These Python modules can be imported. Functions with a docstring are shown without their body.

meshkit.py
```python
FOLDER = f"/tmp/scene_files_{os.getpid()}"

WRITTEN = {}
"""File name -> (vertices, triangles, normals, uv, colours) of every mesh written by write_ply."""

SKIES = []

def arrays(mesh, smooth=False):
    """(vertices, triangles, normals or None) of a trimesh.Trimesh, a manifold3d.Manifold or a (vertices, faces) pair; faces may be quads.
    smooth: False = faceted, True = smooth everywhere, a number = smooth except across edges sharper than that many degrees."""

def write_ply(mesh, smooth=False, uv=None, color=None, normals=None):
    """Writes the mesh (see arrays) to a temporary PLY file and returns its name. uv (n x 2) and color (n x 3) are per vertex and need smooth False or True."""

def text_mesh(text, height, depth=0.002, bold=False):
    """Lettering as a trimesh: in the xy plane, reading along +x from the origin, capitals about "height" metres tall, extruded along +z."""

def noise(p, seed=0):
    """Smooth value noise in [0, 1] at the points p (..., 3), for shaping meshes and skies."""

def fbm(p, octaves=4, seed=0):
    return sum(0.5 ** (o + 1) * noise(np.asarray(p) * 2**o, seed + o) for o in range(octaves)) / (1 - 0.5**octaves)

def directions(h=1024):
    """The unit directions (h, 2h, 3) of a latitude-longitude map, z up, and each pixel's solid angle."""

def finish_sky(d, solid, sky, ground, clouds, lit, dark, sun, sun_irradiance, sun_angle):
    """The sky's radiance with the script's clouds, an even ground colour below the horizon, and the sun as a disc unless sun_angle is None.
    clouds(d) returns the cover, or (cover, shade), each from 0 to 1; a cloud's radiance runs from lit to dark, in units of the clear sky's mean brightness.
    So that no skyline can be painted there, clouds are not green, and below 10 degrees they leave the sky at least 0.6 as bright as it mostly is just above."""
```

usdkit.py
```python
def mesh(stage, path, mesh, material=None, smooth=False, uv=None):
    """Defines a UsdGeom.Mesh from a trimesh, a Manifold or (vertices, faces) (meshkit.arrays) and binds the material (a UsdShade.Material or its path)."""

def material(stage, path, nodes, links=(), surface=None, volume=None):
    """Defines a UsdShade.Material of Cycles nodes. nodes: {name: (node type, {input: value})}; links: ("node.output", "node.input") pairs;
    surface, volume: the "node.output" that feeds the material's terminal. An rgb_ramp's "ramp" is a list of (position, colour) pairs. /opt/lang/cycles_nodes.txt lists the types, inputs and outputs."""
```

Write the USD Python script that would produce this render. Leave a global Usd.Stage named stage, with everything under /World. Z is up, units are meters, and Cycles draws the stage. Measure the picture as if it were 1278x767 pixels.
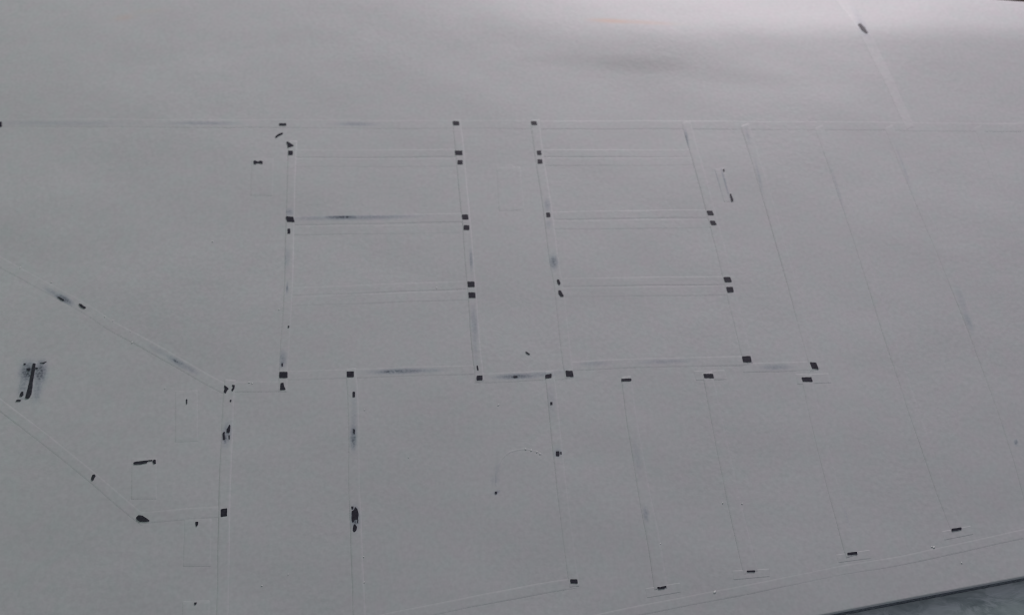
import math, random
import numpy as np
import trimesh
import usdkit, meshkit
from pxr import Usd, UsdGeom, UsdLux, UsdShade, Sdf, Gf, Vt
from shapely.geometry import Polygon

random.seed(4)
rng = np.random.default_rng(4)
stage = Usd.Stage.CreateInMemory()
UsdGeom.SetStageUpAxis(stage, 'Z')
UsdGeom.SetStageMetersPerUnit(stage, 1.0)
UsdGeom.Xform.Define(stage, '/World')
UsdGeom.Scope.Define(stage, '/World/Looks')

# ------------------------------------------------------------------ camera
W, H, FPX = 1278.0, 767.0, 1107.0
DEP = math.radians(62.0)
FWD = np.array([0, math.cos(DEP), -math.sin(DEP)])
UP = np.array([0, math.sin(DEP), math.cos(DEP)])
RIGHT = np.array([1.0, 0, 0])
EYE = -0.45 * FWD
cam = UsdGeom.Camera.Define(stage, '/World/camera')
cam.CreateHorizontalApertureAttr(36.0)
cam.CreateFocalLengthAttr(36.0 * FPX / W)
cam.CreateClippingRangeAttr((0.02, 100.0))
cam.CreateFStopAttr(9.0)
cam.CreateFocusDistanceAttr(0.385)
cam.CreateExposureAttr(0.14)
m4 = Gf.Matrix4d(*RIGHT, 0, *UP, 0, *(-FWD), 0, *EYE, 1)
cam.AddTransformOp().Set(m4)

# ------------------------------------------------------------------ light: a window beyond the bench to the right, dim room round about
DOME = 0.160
WINDOW = 17.0
SIDE_TINT = 1.9
dome = UsdLux.DomeLight.Define(stage, '/World/room_light')
dm = usdkit.material(stage, '/World/Looks/room_air', {
    'b': ('background_shader', {'color': (0.88, 0.965, 1.12), 'strength': DOME})}, [], surface='b.background')
UsdShade.MaterialBindingAPI.Apply(dome.GetPrim()).Bind(dm)


def rect_light(name, pos, target, w, h, colour, intensity):
    l = UsdLux.RectLight.Define(stage, '/World/' + name)
    l.CreateWidthAttr(w); l.CreateHeightAttr(h)
    l.CreateColorAttr(Gf.Vec3f(*colour)); l.CreateIntensityAttr(intensity)
    z = np.array(pos, float) - np.array(target, float); z /= np.linalg.norm(z)
    x = np.cross([0, 0, 1.0], z); x /= np.linalg.norm(x)
    y = np.cross(z, x)
    l.AddTransformOp().Set(Gf.Matrix4d(*x, 0, *y, 0, *z, 0, *pos, 1))
    return l


rect_light('window_light', (0.32, 1.08, 0.46), (0.05, 0.15, 0), 0.62, 0.36, (1.0, 0.905, 0.935), WINDOW)
rect_light('side_tint_light', (-1.15, 0.15, 0.75), (-0.2, 0.0, 0), 0.5, 0.5, (0.68, 1.0, 0.56), SIDE_TINT)  # added lamp with no visible source, tints the left side green

# ------------------------------------------------------------------ helpers
USED = {}


def path_for(name, parent):
    base = (str(parent.GetPath()) if parent is not None else '/World') + '/' + name
    n = USED.get(base, 0)
    USED[base] = n + 1
    return base if n == 0 else f'{base}_{n:03d}'


def keys(prim, **kw):
    for k, v in kw.items():
        if v:
            prim.SetCustomDataByKey(k, v)


def put(name, vf, mat, parent=None, smooth=30, prim_vars=None, **kw):
    p = path_for(name, parent)
    if prim_vars:
        m = usdkit.mesh(stage, p, vf, mat, smooth=True)
        for k, a in prim_vars.items():
            UsdGeom.PrimvarsAPI(m).CreatePrimvar(k, Sdf.ValueTypeNames.FloatArray, 'vertex').Set(Vt.FloatArray.FromNumpy(np.asarray(a, np.float32)))
    else:
        m = usdkit.mesh(stage, p, vf, mat, smooth=smooth)
    keys(m.GetPrim(), **kw)
    return m.GetPrim()


# ------------------------------------------------------------------ the shape of the panel's top
def ray(px, py):
    d = FWD * FPX + RIGHT * (px - W / 2) - UP * (py - H / 2)
    return d / np.linalg.norm(d)


def on_plane(px, py, z=0.0):
    d = ray(px, py)
    return EYE + d * ((z - EYE[2]) / d[2])


A0, A1 = on_plane(0, 146), on_plane(W, 154)
FOLD_S = (A1[1] - A0[1]) / (A1[0] - A0[0])
FOLD_B = A0[1] - FOLD_S * A0[0]
_d = np.linspace(0, 0.3, 1201)
_sl0 = 0.012 * np.clip(_d / 0.03, 0, 1)
_sl1 = 0.17 * (lambda q: q * q * (3 - 2 * q))(np.clip((_d - 0.058) / 0.030, 0, 1)) + 0.22 * np.clip((_d - 0.088) / 0.05, 0, 1.3) ** 1.3
_drop0, _drop1 = (np.concatenate([[0], np.cumsum((k[1:] + k[:-1]) / 2 * np.diff(_d))]) for k in (_sl0, _sl1))


def height(x, y):
    d = np.clip(y - (FOLD_S * x + FOLD_B), 0, 0.3)
    m = np.clip((x + 0.12) / 0.36, 0, 1)          # the far edge rolls off more strongly towards the right
    h = -np.interp(d, _d, _drop0) - (0.14 + 0.90 * m * m * (3 - 2 * m)) * np.interp(d, _d, _drop1)
    h = h - 0.022 * np.clip(-0.02 - x, 0, 1) ** 2
    h = h + 0.00012 * np.sin(x * 33 + 1.3 + 6 * y) * np.sin(y * 61 + .4 - 3 * x) + 0.00006 * np.sin(x * 95 + y * 40) * np.sin(y * 120 + 2)
    return h


def at(px, py):
    """the point of the panel's top seen at a pixel of the photograph"""
    return at_all(np.array([[px, py]], float))[0]


def at_all(pix):
    pix = np.asarray(pix, float)
    d = FWD * FPX + RIGHT * (pix[..., :1] - W / 2) - UP * (pix[..., 1:2] - H / 2)
    lo, hi = (0.02 - EYE[2]) / d[..., 2], (-0.12 - EYE[2]) / d[..., 2]
    for _ in range(34):
        mid = (lo + hi) / 2
        p = EYE + d * mid[..., None]
        above = p[..., 2] > height(p[..., 0], p[..., 1])
        lo, hi = np.where(above, mid, lo), np.where(above, hi, mid)
    p = EYE + d * lo[..., None]
    p[..., 2] = height(p[..., 0], p[..., 1])
    return p


def normal_all(p):
    e = 5e-4
    n = np.stack([-(height(p[..., 0] + e, p[..., 1]) - height(p[..., 0] - e, p[..., 1])) / (2 * e), -(height(p[..., 0], p[..., 1] + e) - height(p[..., 0], p[..., 1] - e)) / (2 * e), np.ones(p.shape[:-1])], -1)
    return n / np.linalg.norm(n, axis=-1, keepdims=True)


def to_px(p):
    v = np.asarray(p) - EYE
    c = v @ FWD
    return W / 2 + FPX * (v @ RIGHT) / c, H / 2 - FPX * (v @ UP) / c


# ------------------------------------------------------------------ materials
def paint(name, base=(0.50, 0.50, 0.515), wear=False):
    nodes = {
        'pos': ('geometry', {}),
        'mmap': ('mapping', {'scale': (0.4, 1.0, 1.0)}),
        'mott': ('noise_texture', {'scale': 22.0, 'detail': 4.0, 'roughness': 0.6}),
        'grain': ('noise_texture', {'scale': 520.0, 'detail': 2.0, 'roughness': 0.6}),
        'tint': ('noise_texture', {'scale': 120.0, 'detail': 3.0, 'roughness': 0.55}),
        'mr': ('rgb_ramp', {'ramp': [(0.30, tuple(c * 0.955 for c in base)), (0.70, tuple(min(1, c * 1.045) for c in base))]}),
        'tr': ('rgb_ramp', {'ramp': [(0.32, (0.975, 1.012, 1.0)), (0.5, (1, 1, 1)), (0.68, (1.02, 0.988, 1.004))]}),
        'gr': ('rgb_ramp', {'ramp': [(0.30, (0.955,) * 3), (0.70, (1.045,) * 3)]}),
        'm1': ('mix', {'mix_type': 'multiply', 'fac': 1.0}),
        'm2': ('mix', {'mix_type': 'multiply', 'fac': 1.0}),
        'peel': ('noise_texture', {'scale': 280.0, 'detail': 2.0, 'roughness': 0.5}),
        'peelm': ('noise_texture', {'scale': 14.0, 'detail': 2.0, 'roughness': 0.5}),
        'pm': ('map_range', {'from_min': 0.38, 'from_max': 0.62, 'to_min': 0.25, 'to_max': 1.0, 'clamp': True}),
        'hm': ('math', {'math_type': 'multiply'}),
        'bump': ('bump', {'strength': 0.46, 'distance': 0.00022}),
        'p': ('principled_bsdf', {'roughness': 0.46, 'specular_ior_level': 0.12}),
    }
    links = [('pos.position', f'{n}.vector') for n in ('mmap', 'grain', 'tint', 'peel', 'peelm')]
    links += [('mmap.vector', 'mott.vector')]
    links += [('mott.fac', 'mr.fac'), ('tint.fac', 'tr.fac'), ('grain.fac', 'gr.fac'), ('mr.color', 'm1.color1'), ('tr.color', 'm1.color2'),
              ('m1.color', 'm2.color1'), ('gr.color', 'm2.color2'), ('peelm.fac', 'pm.value'), ('peel.fac', 'hm.value1'), ('pm.result', 'hm.value2'),
              ('hm.value', 'bump.height'), ('bump.normal', 'p.normal')]
    last = 'm2.color'
    if wear:
        nodes.update({
            'wa': ('attribute', {'attribute': 'wear'}),
            'oa': ('attribute', {'attribute': 'ochre'}),
            'wn': ('noise_texture', {'scale': 900.0, 'detail': 3.0, 'roughness': 0.6}),
            'wr': ('map_range', {'from_min': 0.3, 'from_max': 0.7, 'to_min': 0.55, 'to_max': 1.35, 'clamp': True}),
            'wm': ('math', {'math_type': 'multiply', 'use_clamp': True}),
            'wmix': ('mix', {'mix_type': 'mix'}),
            'ga': ('attribute', {'attribute': 'dark_tone'}),
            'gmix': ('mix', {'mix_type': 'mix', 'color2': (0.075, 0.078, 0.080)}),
            'wramp': ('rgb_ramp', {'ramp': [(0.0, (0.04, 0.12, 0.25)), (0.45, (0.035, 0.075, 0.14)), (0.9, (0.022, 0.028, 0.045))]}),
            'omix': ('mix', {'mix_type': 'mix', 'color2': (0.62, 0.40, 0.30)}),
        })
        links += [('pos.position', 'wn.vector'), ('wn.fac', 'wr.value'), ('wa.fac', 'wm.value1'), ('wr.result', 'wm.value2'), ('wm.value', 'wmix.fac'),
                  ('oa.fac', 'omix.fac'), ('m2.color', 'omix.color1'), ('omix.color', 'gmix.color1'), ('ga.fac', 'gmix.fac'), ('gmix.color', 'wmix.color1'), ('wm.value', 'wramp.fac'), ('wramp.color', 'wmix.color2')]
        last = 'wmix.color'
    links.append((last, 'p.base_color'))
    return usdkit.material(stage, '/World/Looks/' + name, nodes, links, surface='p.BSDF')


PAINT = paint('grey_primer', wear=True)
PALE = paint('pale_primer', base=(0.535, 0.528, 0.545), wear=True)
DARK = usdkit.material(stage, '/World/Looks/bare_dark_base', {
    'pos': ('geometry', {}),
    'n': ('noise_texture', {'scale': 900.0, 'detail': 3.0}),
    'r': ('rgb_ramp', {'ramp': [(0.3, (0.013, 0.012, 0.022)), (0.75, (0.040, 0.037, 0.055))]}),
    'p': ('principled_bsdf', {'roughness': 0.55, 'specular_ior_level': 0.3})},
    [('pos.position', 'n.vector'), ('n.fac', 'r.fac'), ('r.color', 'p.base_color')], surface='p.BSDF')
SPECK = usdkit.material(stage, '/World/Looks/pale_speck', {'p': ('principled_bsdf', {'base_color': (0.64, 0.64, 0.64), 'roughness': 0.4})}, [], surface='p.BSDF')
TABLE = usdkit.material(stage, '/World/Looks/stained_tabletop', {
    'pos': ('geometry', {}),
    'map': ('mapping', {'scale': (1.0, 1.9, 1.0), 'rotation': (0, 0, 0.5)}),
    'a': ('noise_texture', {'scale': 45.0, 'detail': 6.0, 'roughness': 0.62, 'distortion': 0.8}),
    'b': ('noise_texture', {'scale': 60.0, 'detail': 4.0, 'roughness': 0.6, 'distortion': 1.2}),
    'ra': ('rgb_ramp', {'ramp': [(0.36, (0.46, 0.51, 0.51)), (0.50, (0.68, 0.72, 0.71)), (0.66, (0.84, 0.86, 0.85))]}),
    'rb': ('rgb_ramp', {'ramp': [(0.50, (0, 0, 0)), (0.60, (0.9, 0.9, 0.9))]}),
    'mx': ('mix', {'mix_type': 'mix', 'color2': (0.92, 0.93, 0.93)}),
    'bump': ('bump', {'strength': 0.6, 'distance': 0.001}),
    'p': ('principled_bsdf', {'roughness': 0.4})},
    [('pos.position', 'map.vector'), ('map.vector', 'a.vector'), ('map.vector', 'b.vector'), ('a.fac', 'ra.fac'), ('b.fac', 'rb.fac'), ('rb.color', 'mx.fac'), ('ra.color', 'mx.color1'),
     ('mx.color', 'p.base_color'), ('b.fac', 'bump.height'), ('bump.normal', 'p.normal')], surface='p.BSDF')
FLOOR = usdkit.material(stage, '/World/Looks/brown_floor', {
    'pos': ('geometry', {}), 'n': ('noise_texture', {'scale': 9.0, 'detail': 5.0}),
    'r': ('rgb_ramp', {'ramp': [(0.3, (0.045, 0.022, 0.014)), (0.7, (0.10, 0.052, 0.033))]}),
    'p': ('principled_bsdf', {'roughness': 0.6})},
    [('pos.position', 'n.vector'), ('n.fac', 'r.fac'), ('r.color', 'p.base_color')], surface='p.BSDF')

# ------------------------------------------------------------------ the setting: table top, floor
TABLE_Z = -0.0140


def box_mesh(x0, y0, z0, x1, y1, z1):
    b = trimesh.creation.box((x1 - x0, y1 - y0, z1 - z0))
    b.apply_translation(((x0 + x1) / 2, (y0 + y1) / 2, (z0 + z1) / 2))
    return b


nx, ny = 120, 70
gx, gy = np.meshgrid(np.linspace(-0.62, 0.62, nx), np.linspace(-0.25, 0.015, ny), indexing='ij')
gz = TABLE_Z + 0.0006 * np.sin(gx * 41 + 2 * np.sin(gy * 23)) * np.sin(gy * 37 + 1.1)
gv = np.stack([gx, gy, gz], -1).reshape(-1, 3)
i, j = np.meshgrid(np.arange(nx - 1), np.arange(ny - 1), indexing='ij')
q = np.stack([i * ny + j, (i + 1) * ny + j, (i + 1) * ny + j + 1, i * ny + j + 1], -1).reshape(-1, 4)
top = trimesh.Trimesh(gv, np.vstack([q[:, [0, 1, 2]], q[:, [0, 2, 3]]]), process=False)
slab = box_mesh(-0.62, -0.25, TABLE_Z - 0.03, 0.62, 0.015, TABLE_Z - 0.002)
put('tabletop', trimesh.util.concatenate([top, slab]), TABLE, kind='structure', label='grey stained tabletop showing past the near edge of the panel')
put('floor', box_mesh(-4, -3, -0.80, 4, 4, -0.75), FLOOR, kind='structure', label='dark brown floor beyond the far edge')

# ------------------------------------------------------------------ the panel
panel = UsdGeom.Xform.Define(stage, '/World/painted_panel').GetPrim()
keys(panel, label='pale grey painted panel with thin raised strips and black bare spots, resting on a tabletop', category='panel')

N0, N1 = on_plane(1030, 767.5), on_plane(1278, 720.5)
near_s = (N1[1] - N0[1]) / (N1[0] - N0[0])
FAR = at_all(np.array([(-260, -42), (0, -34), (400, -26), (800, -18), (1050, -11), (1225, -1.5), (1278, 2.5), (1420, 14)], float))
X0, X1, NU, NV = -0.40, 0.46, 480, 330
us = np.linspace(X0, X1, NU)
prof = []
for x in us:
    yn = N0[1] + near_s * (x - N0[0])
    yf = np.interp(x, FAR[:, 0], FAR[:, 1])
    t = np.linspace(0, 1, NV)
    y = yn + 0.0012 + (yf - 0.0012 - yn) * t
    z = height(x, y)
    # rounded near arris, side face, underside, far lip
    r = 0.0009
    a = np.linspace(math.pi / 2, 0, 5)[1:]
    pre_y = np.concatenate([[0.10, yn + 0.02, yn + 0.0022], yn + 0.0003 - 0.0014 * np.linspace(1, 0, 4) * 0.4, (yn + r - r * np.sin(np.linspace(math.pi / 2, 0.2, 4)))])
    pre_z = np.concatenate([[z[0] - 0.0106, z[0] - 0.0105, z[0] - 0.0105], z[0] - np.linspace(0.0098, 0.0016, 4), z[0] - r + r * np.cos(np.linspace(math.pi / 2, 0.2, 4))])
    sl = (z[-1] - z[-2]) / (y[-1] - y[-2])
    post_y = np.array([yf + 0.0006, yf + 0.0005, yf - 0.01])
    post_z = z[-1] + np.array([-0.0008, -0.0025, -0.004])
    prof.append(np.stack([np.full(NV + len(pre_y) + 3, x), np.concatenate([pre_y, y, post_y]), np.concatenate([pre_z, z, post_z])], -1))
prof = np.array(prof)
n_u, n_p = prof.shape[:2]
v = prof.reshape(-1, 3)
i, j = np.meshgrid(np.arange(n_u - 1), np.arange(n_p), indexing='ij')
j2 = (j + 1) % n_p
q = np.stack([i * n_p + j, (i + 1) * n_p + j, (i + 1) * n_p + j2, i * n_p + j2], -1).reshape(-1, 4)
caps = []
for k in (0, n_u - 1):      # end faces as strips between the top and the underside
    c = len(v); v = np.vstack([v, v[k * n_p:(k + 1) * n_p].mean(0)])
    for jj in range(n_p):
        tri = [c, k * n_p + jj, k * n_p + (jj + 1) % n_p]
        caps.append(tri if k == 0 else tri[::-1])
faces = np.vstack([q[:, [0, 1, 2]], q[:, [0, 2, 3]], np.array(caps)])


def blobs(px, py, lst):
    out = np.zeros(np.shape(px))
    for cx, cy, rx, ry, ang, s in lst:
        c, sn = math.cos(math.radians(ang)), math.sin(math.radians(ang))
        dx, dy = px - cx, py - cy
        a, b = (dx * c + dy * sn) / rx, (-dx * sn + dy * c) / ry
        out = np.maximum(out, s * np.exp(-(a ** 2 + b ** 2) ** 1.4))
    return out


# rubbed places: x, y, half length, half width, direction, strength  (photograph pixels, on the panel)
WEAR = [(75, 154, 75, 3.0, 0.3, .16), (255, 154, 40, 2.0, 0.3, .30), (445, 155, 25, 2.2, 0.3, .32), (20, 154, 30, 2, 0, .12),
        (428, 271, 22, 2.2, -1, .85), (455, 271, 60, 3.2, -1, .42), (395, 272, 30, 3, -1, .25),
        (361, 265, 5, 4, 0, .4), (358, 322, 3.5, 13, 2, .22), (358.5, 360, 1.2, 6, 0, .6),
        (353, 448, 4.5, 10, 3, .42), (352, 455, 2, 3, 0, .7),
        (588, 324, 1.6, 12, -3, .5), (592, 405, 4.2, 22, -4, .30), (592, 418, 3, 35, -4, .2),
        (691, 327, 4.5, 8, -7, .52), (683, 256, 3.6, 7, -7, .32), (685, 280, 3.5, 5, -7, .2),
        (500, 463, 34, 2.8, -2, .55), (484, 463.5, 7, 1.6, -2, .85), (535, 462, 20, 2.5, -2, .25),
        (645, 469.5, 24, 3.0, -2, .6), (643, 470, 5, 1.8, -2, .95), (675, 467, 18, 3, -2, .3),
        (742, 453.5, 18, 2.5, -2, .22), (830, 451, 30, 2.5, -2, .27), (968, 458, 18, 3.2, -1, .34), (700, 463, 9, 4, 0, .15),
        (441, 545, 3.6, 15, -1, .62), (442, 538, 1.8, 4, 0, .95), (442, 525, 4, 20, 0, .2), (442, 505, 3.5, 22, 0, .13),
        (443, 646, 5.0, 13, -1, .7), (283, 542, 5, 14, 8, .5), (281, 548, 2, 6, 0, .7),
        (80, 373, 11, 3.6, 29, .72), (74, 371, 7, 1.5, 29, .8), (66, 365, 12, 3, 29, .35), (97, 391, 10, 3, 29, .2),
        (222, 452, 14, 3.5, 29, .45), (220, 451, 6, 1.6, 30, .75), (237, 460, 12, 3, 29, .32), (200, 439, 18, 3, 29, .15),
        (688, 500, 5, 18, -5, .15), (806, 641, 3, 9, -9, .38), (795, 570, 4, 20, -9, .14),
        (696, 565, 4.5, 5, 0, .45), (1057, 640, 3, 20, -12, .12), (1208, 400, 3.5, 14, -20, .25), (1200, 375, 4, 18, -20, .14),
        (933, 170, 2, 10, -14, .2), (947, 220, 1.5, 20, -14, .25), (1045, 235, 1.5, 28, -17, .16), (1128, 210, 1.5, 28, -20, .16), (857, 172, 1.2, 9, -12, .55),
        (619, 614, 3, 2.5, 0, .6), (618, 598, 3, 6, 0, .25), (620, 585, 3, 8, 10, .14),
        (35, 464, 9.5, 13, 8, .74), (50, 465, 7.5, 14, 8, .70), (36, 458, 5, 3, 0, .6), (50, 453, 7, 1.8, -3, .7), (36, 461, 4, 2.5, -5, .95), (46, 460, 3, 2.2, 0, .9), (30, 479, 6, 20, 8, .42), (47, 481, 6, 20, 8, .42),
        (1077, 36, 5, 13, -27, .3), (1075, 30, 4, 22, -28, .2), (1250, 532, 1.6, 3, -20, .5), (1268, 552, 2, 3, -20, .6), (905, 228, 1.0, 20, -16, .45), (896, 225, 1.2, 16, -16, .2)]
FAINT = [(800, 80, 70, 13, 3, .26), (725, 76, 80, 10, 2, .12), (900, 93, 110, 13, 4, .12), (820, 78, 170, 26, 3, .08)]  # broad, slightly darker blotches on the skin
OCHRE = [(765, 26.5, 28, 2.6, 3, .55), (800, 28, 45, 2.4, 3, .34), (155, 22, 14, 4, -8, .2), (185, 14, 22, 3, -4, .1)]
WEAR = [w if w[5] > 0.5 else w[:5] + (w[5] * 0.85,) for w in WEAR]
pxs, pys = to_px(v)
skin_wear_dark = (blobs(pxs, pys, [w for w in WEAR if w[0] < 60 and w[1] > 440 or 610 < w[0] < 625]))
skin_dark = blobs(pxs, pys, FAINT)
k = np.arange(n_u * n_p) % n_p
skin_wear_dark[:n_u * n_p][k < 8] = 0.85        # near side face and underside set dark through the wear value
put('skin', (v, faces), PAINT, panel, prim_vars={'wear': skin_wear_dark, 'dark_tone': skin_dark, 'ochre': blobs(pxs, pys, OCHRE)}, smooth=True)


# ------------------------------------------------------------------ raised strips
def dense(pts, step):
    pts = np.array(pts, float)
    seg = np.r_[0, np.cumsum(np.linalg.norm(np.diff(pts[:, :2], axis=0), axis=1))]
    n = max(6, int(seg[-1] / step) + 1)
    s = np.linspace(0, seg[-1], n)
    if len(pts) >= 4:
        from scipy.interpolate import PchipInterpolator
        return np.stack([PchipInterpolator(seg, pts[:, k])(s) for k in range(pts.shape[1])], 1)
    return np.stack([np.interp(s, seg, pts[:, k]) for k in range(pts.shape[1])], 1)


def sheet(rows, t, bevel):
    """rows: (n, m, 2) pixels; raises a grid laid on the panel by t with sloping edges; returns vertices, faces and the pixel of each vertex"""
    n, m, _ = rows.shape
    base = at_all(rows)
    nr = normal_all(base)
    ab = base[:, -1] - base[:, 0]; ab /= np.linalg.norm(ab, axis=1, keepdims=True)
    al = np.gradient(base[:, m // 2], axis=0); al /= np.linalg.norm(al, axis=1, keepdims=True)
    g = np.zeros((n + 2, m + 2, 3)); pix = np.zeros((n + 2, m + 2, 2))
    t = np.asarray(t, float) * np.ones(n)
    g[1:-1, 1:-1] = base + nr * t[:, None, None]
    pix[1:-1, 1:-1] = rows
    lo = -0.00004
    g[1:-1, 0] = base[:, 0] - ab * bevel + nr[:, 0] * lo
    g[1:-1, -1] = base[:, -1] + ab * bevel + nr[:, -1] * lo
    pix[1:-1, 0], pix[1:-1, -1] = rows[:, 0], rows[:, -1]
    for e, k, s in ((0, 1, -1), (-1, -2, 1)):
        inner = 0 if e == 0 else -1
        g[e, 1:-1] = base[inner] + al[inner] * s * bevel + nr[inner] * lo
        g[e, 0] = g[k, 0] + al[inner] * s * bevel; g[e, -1] = g[k, -1] + al[inner] * s * bevel
        pix[e] = pix[k]
    n, m = n + 2, m + 2
    i, j = np.meshgrid(np.arange(n - 1), np.arange(m - 1), indexing='ij')
    q = np.stack([i * m + j, (i + 1) * m + j, (i + 1) * m + j + 1, i * m + j + 1], -1).reshape(-1, 4)
    f = np.vstack([q[:, [0, 1, 2]], q[:, [0, 2, 3]]])
    vv = g.reshape(-1, 3)
    if np.cross(vv[f[:, 1]] - vv[f[:, 0]], vv[f[:, 2]] - vv[f[:, 0]])[:, 2].sum() < 0:
        f = f[:, ::-1]
    return vv, f, pix.reshape(-1, 2)


STRIPS = []
DIRT_SHADE = 0.20  # edge darkening: dirt plus shade put into the colour


def raised(name, rows, t, bevel, mat=None):
    vv, f, pix = sheet(rows, t, bevel)
    w = blobs(pix[:, 0], pix[:, 1], WEAR)
    n, m = rows.shape[0] + 2, rows.shape[1] + 2
    edge = np.zeros((n, m)); edge[:, 0] = edge[:, -1] = 1; edge[0] = edge[-1] = 1      # grime with painted shade along the edges, here more, there less
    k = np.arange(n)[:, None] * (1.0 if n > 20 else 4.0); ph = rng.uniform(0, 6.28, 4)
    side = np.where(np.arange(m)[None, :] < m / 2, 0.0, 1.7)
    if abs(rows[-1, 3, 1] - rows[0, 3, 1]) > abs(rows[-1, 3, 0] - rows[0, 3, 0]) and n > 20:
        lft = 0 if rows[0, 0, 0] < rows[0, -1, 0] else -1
        edge *= 0.35; edge[:, lft] = 1.1  # left edges of long strips darkest: their shade is painted in
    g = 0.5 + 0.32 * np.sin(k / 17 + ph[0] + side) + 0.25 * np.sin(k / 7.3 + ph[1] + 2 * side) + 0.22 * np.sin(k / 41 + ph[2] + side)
    g = (edge * np.clip(g, 0.18, 1.1) * DIRT_SHADE * (1.0 if n > 20 else 0.9)).ravel()
    o = put(name, (vv, f), mat or PAINT, panel, prim_vars={'wear': w, 'ochre': np.zeros(len(w)), 'dark_tone': g})
    return o


def strip(pts, w0, w1=None, t=0.00008, bevel=0.00042, wob=0.25, mat=None):
    """pts: centre line in photograph pixels; w0..w1: width in pixels"""
    w1 = w1 or w0
    if len(pts) > 5 and pts[0][0] > 800 and len(pts) > 5 and pts[0][1] > 100:      # the long strips to the right run in one smooth sweep
        a = np.array(pts, float)
        yy = np.linspace(a[0, 1], a[-1, 1], 24)
        pts = np.stack([np.polyval(np.polyfit(a[:, 1], a[:, 0], 3 if len(a) > 9 else 2), yy), yy], 1)
    d = dense(pts, 2.6)
    n = len(d)
    tan = np.gradient(d, axis=0); tan /= np.linalg.norm(tan, axis=1, keepdims=True)
    nor = np.stack([-tan[:, 1], tan[:, 0]], 1)
    w = np.linspace(w0, w1, n)
    ph = rng.uniform(0, 6.28, 6)
    s = np.arange(n) * 2.6
    wob_c = wob * (np.sin(s / 37 + ph[0]) + 0.6 * np.sin(s / 15 + ph[1]))
    wob_w = wob * (0.8 * np.sin(s / 21 + ph[2]) + 0.5 * np.sin(s / 9 + ph[3]))
    off = np.linspace(-0.5, 0.5, 7)
    rows = d[:, None, :] + nor[:, None, :] * (wob_c[:, None] + off[None, :] * (w + wob_w)[:, None])[..., None]
    tt = t * (1 + 0.28 * np.sin(s / 83 + ph[4]) + 0.22 * np.sin(s / 31 + ph[5]))
    prim = raised('strip', rows, tt, bevel, mat)
    if mat is not None:
        keys(prim, label='slightly paler strip crossing the rolled far edge')
    STRIPS.append((prim, d, w, t))
    return prim


def plate(c4, t=0.00006):
    """c4: corners in photograph pixels, clockwise from the far left one"""
    c = np.array(c4, float)
    a, b = np.linspace(0, 1, 15), np.linspace(0, 1, 15)
    rows = np.array([[(c[0] * (1 - y) + c[3] * y) * (1 - x) + (c[1] * (1 - y) + c[2] * y) * x for x in a] for y in b])
    prim = raised('cover_plate', rows, t, 0.00040)
    STRIPS.append((prim, c.mean(0)[None], np.array([14.0]), t))
    return prim


def left(pts, k):
    return [(x + k, y) for x, y in pts]


TV, TH = 0.000135, 0.000046
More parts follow.
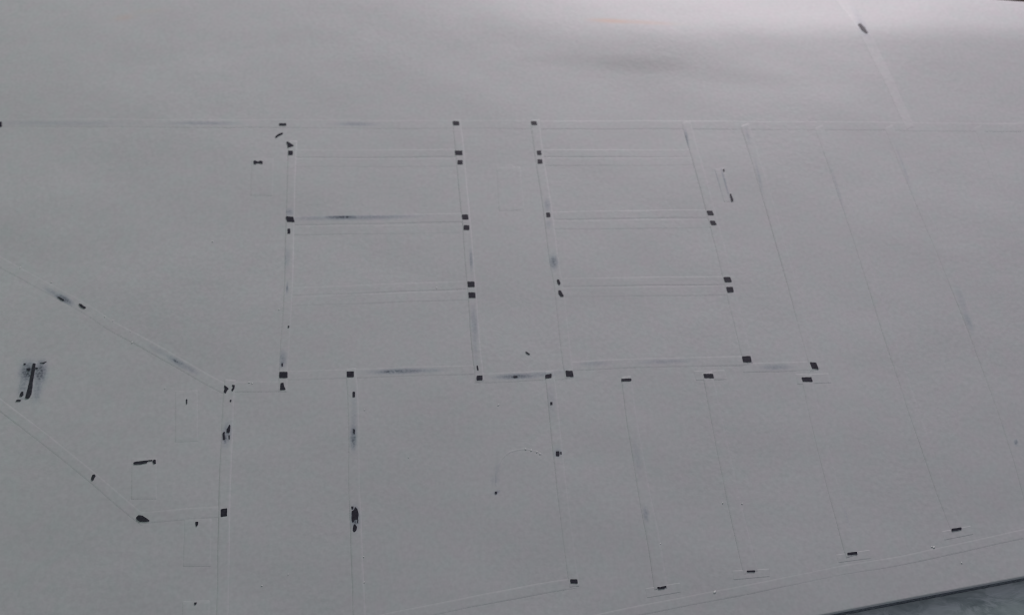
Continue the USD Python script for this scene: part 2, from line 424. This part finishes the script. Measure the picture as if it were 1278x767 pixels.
# across
strip([(-60, 153), (0, 153.2), (360, 154.6), (570, 155.6), (855, 156), (1060, 157.4), (1278, 159.5), (1330, 160)], 9.6, 10.5, t=TH)
strip([(364, 191.8), (470, 191.6), (577, 191)], 9, t=TH); strip([(364, 203), (470, 203), (578, 202.6)], 10, t=TH - 1e-5)
strip([(672, 191.6), (770, 191.4), (862, 191)], 8.8, t=TH); strip([(674, 202), (770, 201.8), (866, 201)], 9.6, t=TH - 1e-5)
strip([(361, 275.8), (470, 273.6), (584, 271.2)], 10.2, t=TH); strip([(360.5, 287.8), (470, 286.4), (585, 284.6)], 10.8, t=TH - 1e-5)
strip([(684, 268.8), (790, 267.6), (888, 266.4)], 9.6, t=TH); strip([(686, 280.4), (790, 279.8), (892, 279)], 11, t=TH - 1e-5)
strip([(358.5, 363.6), (470, 359.8), (591, 355.3)], 9.8, t=TH); strip([(358, 375.6), (470, 372.2), (592, 367.6)], 11.6, t=TH - 1e-5)
strip([(696, 352.4), (800, 351), (910, 349.6)], 10, t=TH); strip([(698, 364.6), (800, 363.6), (913, 361.8)], 11.6, t=TH - 1e-5)
strip([(347, 468.6), (437, 465.8), (520, 463.2), (598, 461.2)], 11, t=TH)
strip([(592, 472), (640, 470), (684, 468.4), (714, 466.6)], 11.4, t=TH)
strip([(708, 457), (770, 454), (830, 452.2), (936, 449.4)], 11, t=TH)
strip([(928, 459.2), (975, 457.6), (1020, 455.6)], 11, t=TH)
strip([(287, 483), (320, 482.2), (358, 482)], 12.4, t=TH)
strip([(174, 646), (230, 641), (284, 637.2)], 13.4, t=TH)
strip([(440, 781), (520, 764), (600, 748), (718, 727)], 12.5, t=TH)
strip([(600, 800), (700, 781), (800, 761), (840, 753), (920, 737.3), (985, 724.5), (1044, 712.6), (1120, 699.6), (1200, 682.6), (1278, 666), (1340, 653)], 11.5, 10.5, t=TH)
# along
strip([(365.5, 176), (362.8, 250), (358, 400), (355, 440), (353, 488)], 9.2, 9.8, t=TV)
strip([(569.5, 150), (575, 203), (581.5, 271), (588, 355), (592.5, 415), (599, 476)], 9.8, 9.8, t=TV)
strip([(667.5, 150), (674, 200), (684.5, 268), (691, 325), (697.8, 362), (704, 418), (711, 471)], 9.8, 10.8, t=TV)
strip([(857, 152), (863, 180), (871.5, 206), (887.5, 266), (891, 279), (909, 349), (912, 362), (932.5, 446), (934, 454)], 10, 11, t=TV)
strip([(928.5, 156), (944, 200), (954, 235), (961, 258), (970.5, 292), (980, 325), (990.5, 360), (1001, 400), (1009, 430), (1017, 461)], 10, 11.5, t=TV)
strip(left([(1018, 158), (1021, 170), (1033, 208), (1041, 230), (1051, 257), (1061, 285), (1075, 330), (1087, 365), (1097, 390), (1105, 420), (1118, 470), (1128, 497), (1139, 526), (1152, 563), (1161, 583), (1175, 625), (1187, 657), (1189, 663)], 5.5), 10, 12.5, t=TV)
strip(left([(1104, 158), (1109, 170), (1119, 192), (1129, 215), (1142, 252), (1156, 285), (1167, 313), (1180, 342), (1190, 368), (1214, 412), (1232, 460), (1246, 515), (1258, 555), (1282, 640), (1300, 700)], 5), 10, 12.5, t=TV)
strip(left([(1216, 158), (1231, 196), (1241, 230), (1258, 258), (1278, 320), (1310, 410), (1340, 500)], 5), 9, 11, t=0.00006)
strip([(1031, -30), (1043, -12), (1060, 10), (1077, 36), (1092, 66), (1108, 98), (1122, 130), (1136, 160)], 14, 9.5, t=0.00009, mat=PALE)
strip([(287, 474), (284.5, 510), (281.5, 580), (280, 640), (279, 700), (277, 767), (276, 800)], 12.6, 13.6, t=TV)
strip([(437.5, 460), (440.5, 500), (442, 600), (444.5, 660), (448, 767), (449.5, 800)], 11.5, 14, t=TV)
strip([(685.5, 463), (690, 503), (696, 566), (705, 640), (717, 731)], 10.5, 11.5, t=TV)
strip([(781.5, 470), (785.5, 500), (797, 575), (806, 627), (815, 672), (823.5, 722), (825, 734)], 11, 15.5, t=TV)
strip([(883.5, 465), (890, 507), (898, 545), (908, 585), (920, 640), (934.5, 705), (937, 714)], 11.5, 17, t=TV)
strip([(1006.5, 469), (1009, 482), (1015, 507), (1031, 572), (1044, 627), (1058.5, 675), (1063.5, 693)], 12, 14.5, t=TV)
# slanting
strip([(-60, 294), (-20, 316), (23, 339.5), (65, 362), (111, 388), (140, 407), (176, 426.5), (224, 453), (262, 475), (290, 489)], 11.8, 12.4, t=0.00005)
strip([(-60, 459), (-20, 489), (13, 514.5), (75, 563), (119, 599), (150, 625), (172, 643), (181, 650)], 12, 12.8, t=0.00005)
strip([(619, 606), (619.5, 590), (625, 574), (638, 563), (655, 560), (668, 562.5), (677, 567)], 2.2, 1.6, t=0.000025, bevel=0.0003)
# thin covers under the strips' ends and beside them
for c in [[(806, 734), (848, 727), (849, 738), (808, 745)], [(915, 712), (959.5, 709.5), (960, 718.5), (916, 722.5)], [(1044, 692), (1085, 686), (1086, 696), (1047, 701)],
          [(1176, 663), (1211, 656), (1214, 666), (1179, 673)], [(866, 463), (904, 462), (907, 473), (869, 474)], [(993, 467), (1034, 466), (1037, 477), (996, 479)],
          [(165, 572), (195, 572), (195, 622), (164, 622)], [(219, 488), (246, 487), (247, 550), (219, 551)], [(231, 648), (263.5, 647), (262.5, 706), (229, 706)],
          [(228, 750), (261, 749), (260, 815), (227, 815)], [(314.5, 198), (341, 198), (340, 244), (313, 244)], [(620, 209), (649, 208.5), (654, 262), (623, 263)],
          [(892, 211), (903, 210), (915.5, 251), (904, 252)], [(30, 452.5), (57, 451), (49, 495), (22, 498)]]:
    plate(c)


# ------------------------------------------------------------------ bare dark places where the paint is worn through
def nearest(c):
    best = None
    for prim, d, w, t in STRIPS:
        k = np.linalg.norm(d - np.array(c), axis=1)
        e = k.min() / w[k.argmin()]
        if best is None or e < best[0]:
            best = (e, prim, t)
    return best[1]


def patch(poly, lift=0.00027):
    p = np.array(poly, float)
    # soften the outline a little
    sh = Polygon(p).buffer(0)
    sh = sh.buffer(-0.55).buffer(0.75) if sh.area > 12 and not sh.buffer(-0.55).is_empty else sh
    if sh.geom_type != 'Polygon':
        sh = max(sh.geoms, key=lambda g: g.area)
    ring = np.array(sh.simplify(0.12).exterior.coords)[:-1]
    pts = []
    for a, b in zip(ring, np.roll(ring, -1, 0)):
        n = max(1, int(np.linalg.norm(b - a) / 2.0))
        pts += [a + (b - a) * k / n for k in range(n)]
    ring = np.array(pts) + rng.normal(0, 0.12, (len(pts), 2))
    sh = Polygon(ring).buffer(0)
    if sh.geom_type != 'Polygon':
        sh = max(sh.geoms, key=lambda g: g.area)
    v2, f2 = trimesh.creation.triangulate_polygon(sh, engine='earcut')
    base = at_all(v2)
    up = base + normal_all(base) * lift
    n = len(v2)
    lo = base - np.array([0, 0, 0.00005])
    vv = np.vstack([up, lo])
    e = np.sort(np.vstack([f2[:, [0, 1]], f2[:, [1, 2]], f2[:, [2, 0]]]), 1)
    ue, cnt = np.unique(e, axis=0, return_counts=True)
    side = [[a, b, b + n] for a, b in ue[cnt == 1]] + [[a, b + n, a + n] for a, b in ue[cnt == 1]]
    m = trimesh.Trimesh(vv, np.vstack([f2, f2[:, ::-1] + n, side]), process=False)
    trimesh.repair.fix_normals(m)
    put('bare_spot', m, DARK, nearest(ring.mean(0)), smooth=False)


def quad(cx, cy, w, h, skew=0.0, tilt=0.0):
    """a worn four-sided spot; skew: how far the near side is shifted right, tilt: how far the right side is lifted"""
    return [(cx - w / 2 - skew / 2, cy - h / 2 + tilt / 2), (cx + w / 2 - skew / 2, cy - h / 2 - tilt / 2), (cx + w / 2 + skew / 2, cy + h / 2 - tilt / 2), (cx - w / 2 + skew / 2, cy + h / 2 + tilt / 2)]


for a in [(0.5, 155.5, 3.5, 6), (352.8, 155.5, 8.5, 2.2), (569.2, 154, 7, 4.6, 1), (666.5, 154, 6.6, 4.4, 1.4),
          (572.6, 191, 8.8, 5.0, 0.5), (574.3, 202.7, 6, 4.8, 0), (673, 190.8, 5, 5, 1), (674, 201.8, 5.6, 4.8, .8), (362.7, 191.2, 5.6, 5, 0),
          (580.6, 271, 7.4, 6, 1), (582.2, 284.2, 6.8, 5.6, 0), (588, 354.8, 8.2, 6.4, .6), (589.2, 368.3, 8.2, 6.4, .8),
          (362.2, 273.8, 9.2, 6.4, 1.5, -.6), (684.2, 268.3, 4.6, 5.2, .5), (886.3, 266, 7, 5.2, 2.2), (890, 278.2, 6.4, 5, 2.4),
          (908, 348.8, 8, 5.8, 2), (911, 361.4, 7.6, 6.2, 1.4), (932, 448, 10.2, 7, 1.8), (1016, 456, 8, 7.6, 3, -.8), (710.7, 466.2, 8.6, 7, 1.2),
          (684.5, 469.2, 7.6, 4.4, 0, 1.4), (598.6, 471.4, 7, 5.4, 0, .4), (353.8, 467.6, 9.6, 7, 0, .2), (437.3, 466.8, 8.4, 6.6, 0),
          (781.6, 473.8, 12, 2.6, 0, .3), (884.3, 469, 11.6, 5, 1.5), (1007.2, 473.2, 12, 5, 1.8), (716.4, 724.8, 8.8, 4.6, .6),
          (1063.4, 690.2, 11.6, 2.8, 0, .9), (1193.5, 660, 12, 2.8, 0, 2.0), (937, 712.2, 10, 1.5, 0, 0.3), (279.6, 639.2, 7.4, 9.4, -.2, 1.0),
          (696.0, 565.8, 4, 5.5, 0), (700, 565, 1.6, 3.4, 0), (688, 503.2, 2.6, 3.4, 0), (441.6, 492, 2.6, 6.4, 0), (596, 459, 1.8, 5.6, 1), (360.6, 288.6, 3, 6, 0)]:
    patch(quad(*a))
for poly in [
    [(343.8, 170.5), (347, 168), (352.6, 165.8), (353, 167.2), (348, 169.6), (344.6, 172)],
    [(357.6, 176.4), (361.5, 178.6), (367, 182.2), (364, 183.4), (359.4, 184.4), (358.8, 180.5)],
    [(316.6, 201), (319, 200.8), (321.5, 202.3), (325.5, 201), (328, 202.2), (327.2, 205), (325, 204.2), (321, 203.6), (319.5, 205), (317, 204.6)],
    [(695.2, 348.6), (697.6, 349.2), (699.4, 353.5), (698, 355.6), (696, 353.6)],
    [(696.8, 362.4), (700, 362.8), (701.6, 366.4), (703.8, 369.6), (699.8, 369.8), (697.4, 366)],
    [(350.6, 478), (353.8, 477.4), (354.4, 481.5), (356.6, 485.8), (349.8, 486.4)],
    [(279.8, 480.4), (282.5, 482), (285.4, 484.6), (283, 488), (282, 490.6), (279.6, 488.8), (280.6, 485)],
    [(289.6, 480.2), (293, 480.4), (292.4, 485), (290.4, 488), (289, 486.4), (291, 483.4)],
    [(287.2, 499), (288.8, 498.6), (288.6, 501.4), (287.4, 501)],
    [(278.2, 540), (280.4, 538), (280.4, 548), (278.2, 548.6)],
    [(283.4, 535.5), (286, 531), (287.6, 528.5), (287, 537), (286, 540), (283.2, 539)],
    [(285.4, 543), (287, 543), (286.8, 548), (285.6, 547.6)],
    [(438.6, 631.6), (441, 631.4), (441, 635), (439, 635)],
    [(443.4, 632.4), (446.2, 635), (447.4, 642), (446.6, 648), (443.4, 647.2), (440.6, 651.6), (439.2, 649), (439.2, 638), (442, 636)],
    [(441.4, 655), (443.2, 653.6), (445.6, 657), (444.4, 661.6), (442, 663.4), (440.4, 661)],
    [(446.2, 648), (447.4, 648), (447, 652.6), (446.2, 652)],
    [(441.2, 535), (443, 536), (442.8, 541), (441.8, 540)],
    [(98.2, 379.2), (101, 379.4), (105, 382.2), (108.4, 384.2), (104.4, 384.6), (100.4, 382.6)],
    [(72.4, 370.4), (75, 371), (80.6, 374.6), (79, 375.2), (75.4, 373.4)],
    [(115.6, 592.6), (118, 591.6), (119.4, 593.8), (117.6, 596), (116.6, 599), (114.2, 598.8), (114.6, 595.2)],
    [(170.2, 645.2), (173, 642.6), (178, 643), (182.6, 646), (187.2, 649.6), (180, 650.4), (174.4, 650.2), (171, 648.2)],
    [(166.8, 576.8), (173, 575.4), (184, 574.4), (183.6, 577.2), (172, 579), (167.6, 579.2)],
    [(190.6, 574.2), (194.2, 573.2), (194.6, 577.8), (191.6, 578.2)],
    [(184.4, 574.2), (190, 573.6), (190, 574.8), (184.4, 575.3)],
    [(244, 651), (247.4, 650.6), (247, 653.4), (246, 656.4), (244.8, 655.6)],
    [(242.6, 751.4), (245.4, 751.2), (245, 753.8), (243.2, 754)],
    [(232.2, 498), (233.8, 498), (233.6, 504), (232.6, 503.6)],
    [(41.4, 453.4), (44.4, 453.4), (43.4, 462), (41, 476), (39.4, 490), (37, 496), (34, 497.4), (31.8, 496.4), (33.6, 490), (36.6, 479), (39, 466)],
    [(26.8, 489), (28.8, 488.4), (29.2, 492.4), (27, 494.8), (24.6, 494), (25.4, 491.4)],
    [(20.2, 499), (26, 498.6), (25.6, 500.4), (20.4, 500.4)],
    [(33.4, 459.6), (37.6, 459), (38, 461), (35.6, 462.4), (33.6, 461.2)],
    [(44.6, 458.2), (47.8, 459.2), (46.8, 460.6), (44.6, 460)],
    [(29.6, 453.2), (32.4, 453.3), (32, 455), (30.4, 455.4)],
    [(50, 452.2), (55, 452), (58.6, 450.8), (55, 453.6)],
    [(910.8, 241.8), (912.2, 242.2), (915.2, 250.4), (913, 251.4), (911.4, 246)],
    [(902.2, 211.4), (903.6, 211.2), (904, 214), (902.8, 214)],
    [(824.4 - 5, 732.2), (824, 732.2), (831, 730.4), (831.6, 731.8), (828, 734), (822, 734.4)],
    [(1070.6, 30.6), (1074, 30), (1079, 35), (1083, 41.5), (1080.6, 42), (1075.6, 38)],
    [(655.8, 438.6), (658.5, 439.6), (661.4, 441.8), (660.4, 442.4), (657, 440.6)],
    [(617.6, 613.2), (619.8, 613), (620.4, 615), (618.4, 615.6)],
    [(359.2, 406.6), (361.2, 406.8), (361, 408.6), (359.4, 408.4)], [(351.3, 453.6), (353, 453.2), (353.2, 456.8), (351.8, 457)],
    [(640, 469.4), (645, 469), (646, 470.4), (641.6, 471)],
]:
    patch(poly)

# ------------------------------------------------------------------ pale specks of dust caught in the paint
skin_prim = stage.GetPrimAtPath('/World/painted_panel/skin')
for x, y, s in [(265.5, 301.5, 1.4), (165, 427, 1.5), (163, 413, .9), (25.5, 334, 1.3), (64.5, 352, 1.2), (131, 395, 1.2), (141, 400, 1.1), (348.5, 386, 1.2), (206, 484, 1.0), (311, 477, 1.5), (315, 478, 1.2), (455, 511, 1.0),
                (622, 505, 1.3), (656, 560, 1.3), (663, 561.5, 1.5), (670, 563.5, 1.4), (674, 566, 1.1), (824, 678, 1.2), (1165.5, 682.5, 1.8), (1163, 681.5, 1.2), (1200, 701.5, 1.4), (892, 738.2, 2.2), (454, 694, 1.1),
                (454.5, 726, 1.1), (360, 716, .8), (327, 730, 1.1), (545, 359, 1.2), (926, 628, 1.1), (902, 627, 1.1), (510, 570, .8), (90, 256, .7)]:
    p = at(x, y)
    m = trimesh.creation.icosphere(subdivisions=1, radius=0.00027 * s)
    m.apply_scale((1.0 + .5 * rng.random(), 0.8, 0.25)); m.apply_transform(trimesh.transformations.rotation_matrix(rng.uniform(0, 3), (0, 0, 1)))
    m.apply_translation(p + np.array([0, 0, 0.00014]))
    put('dust_speck', m, SPECK, skin_prim)
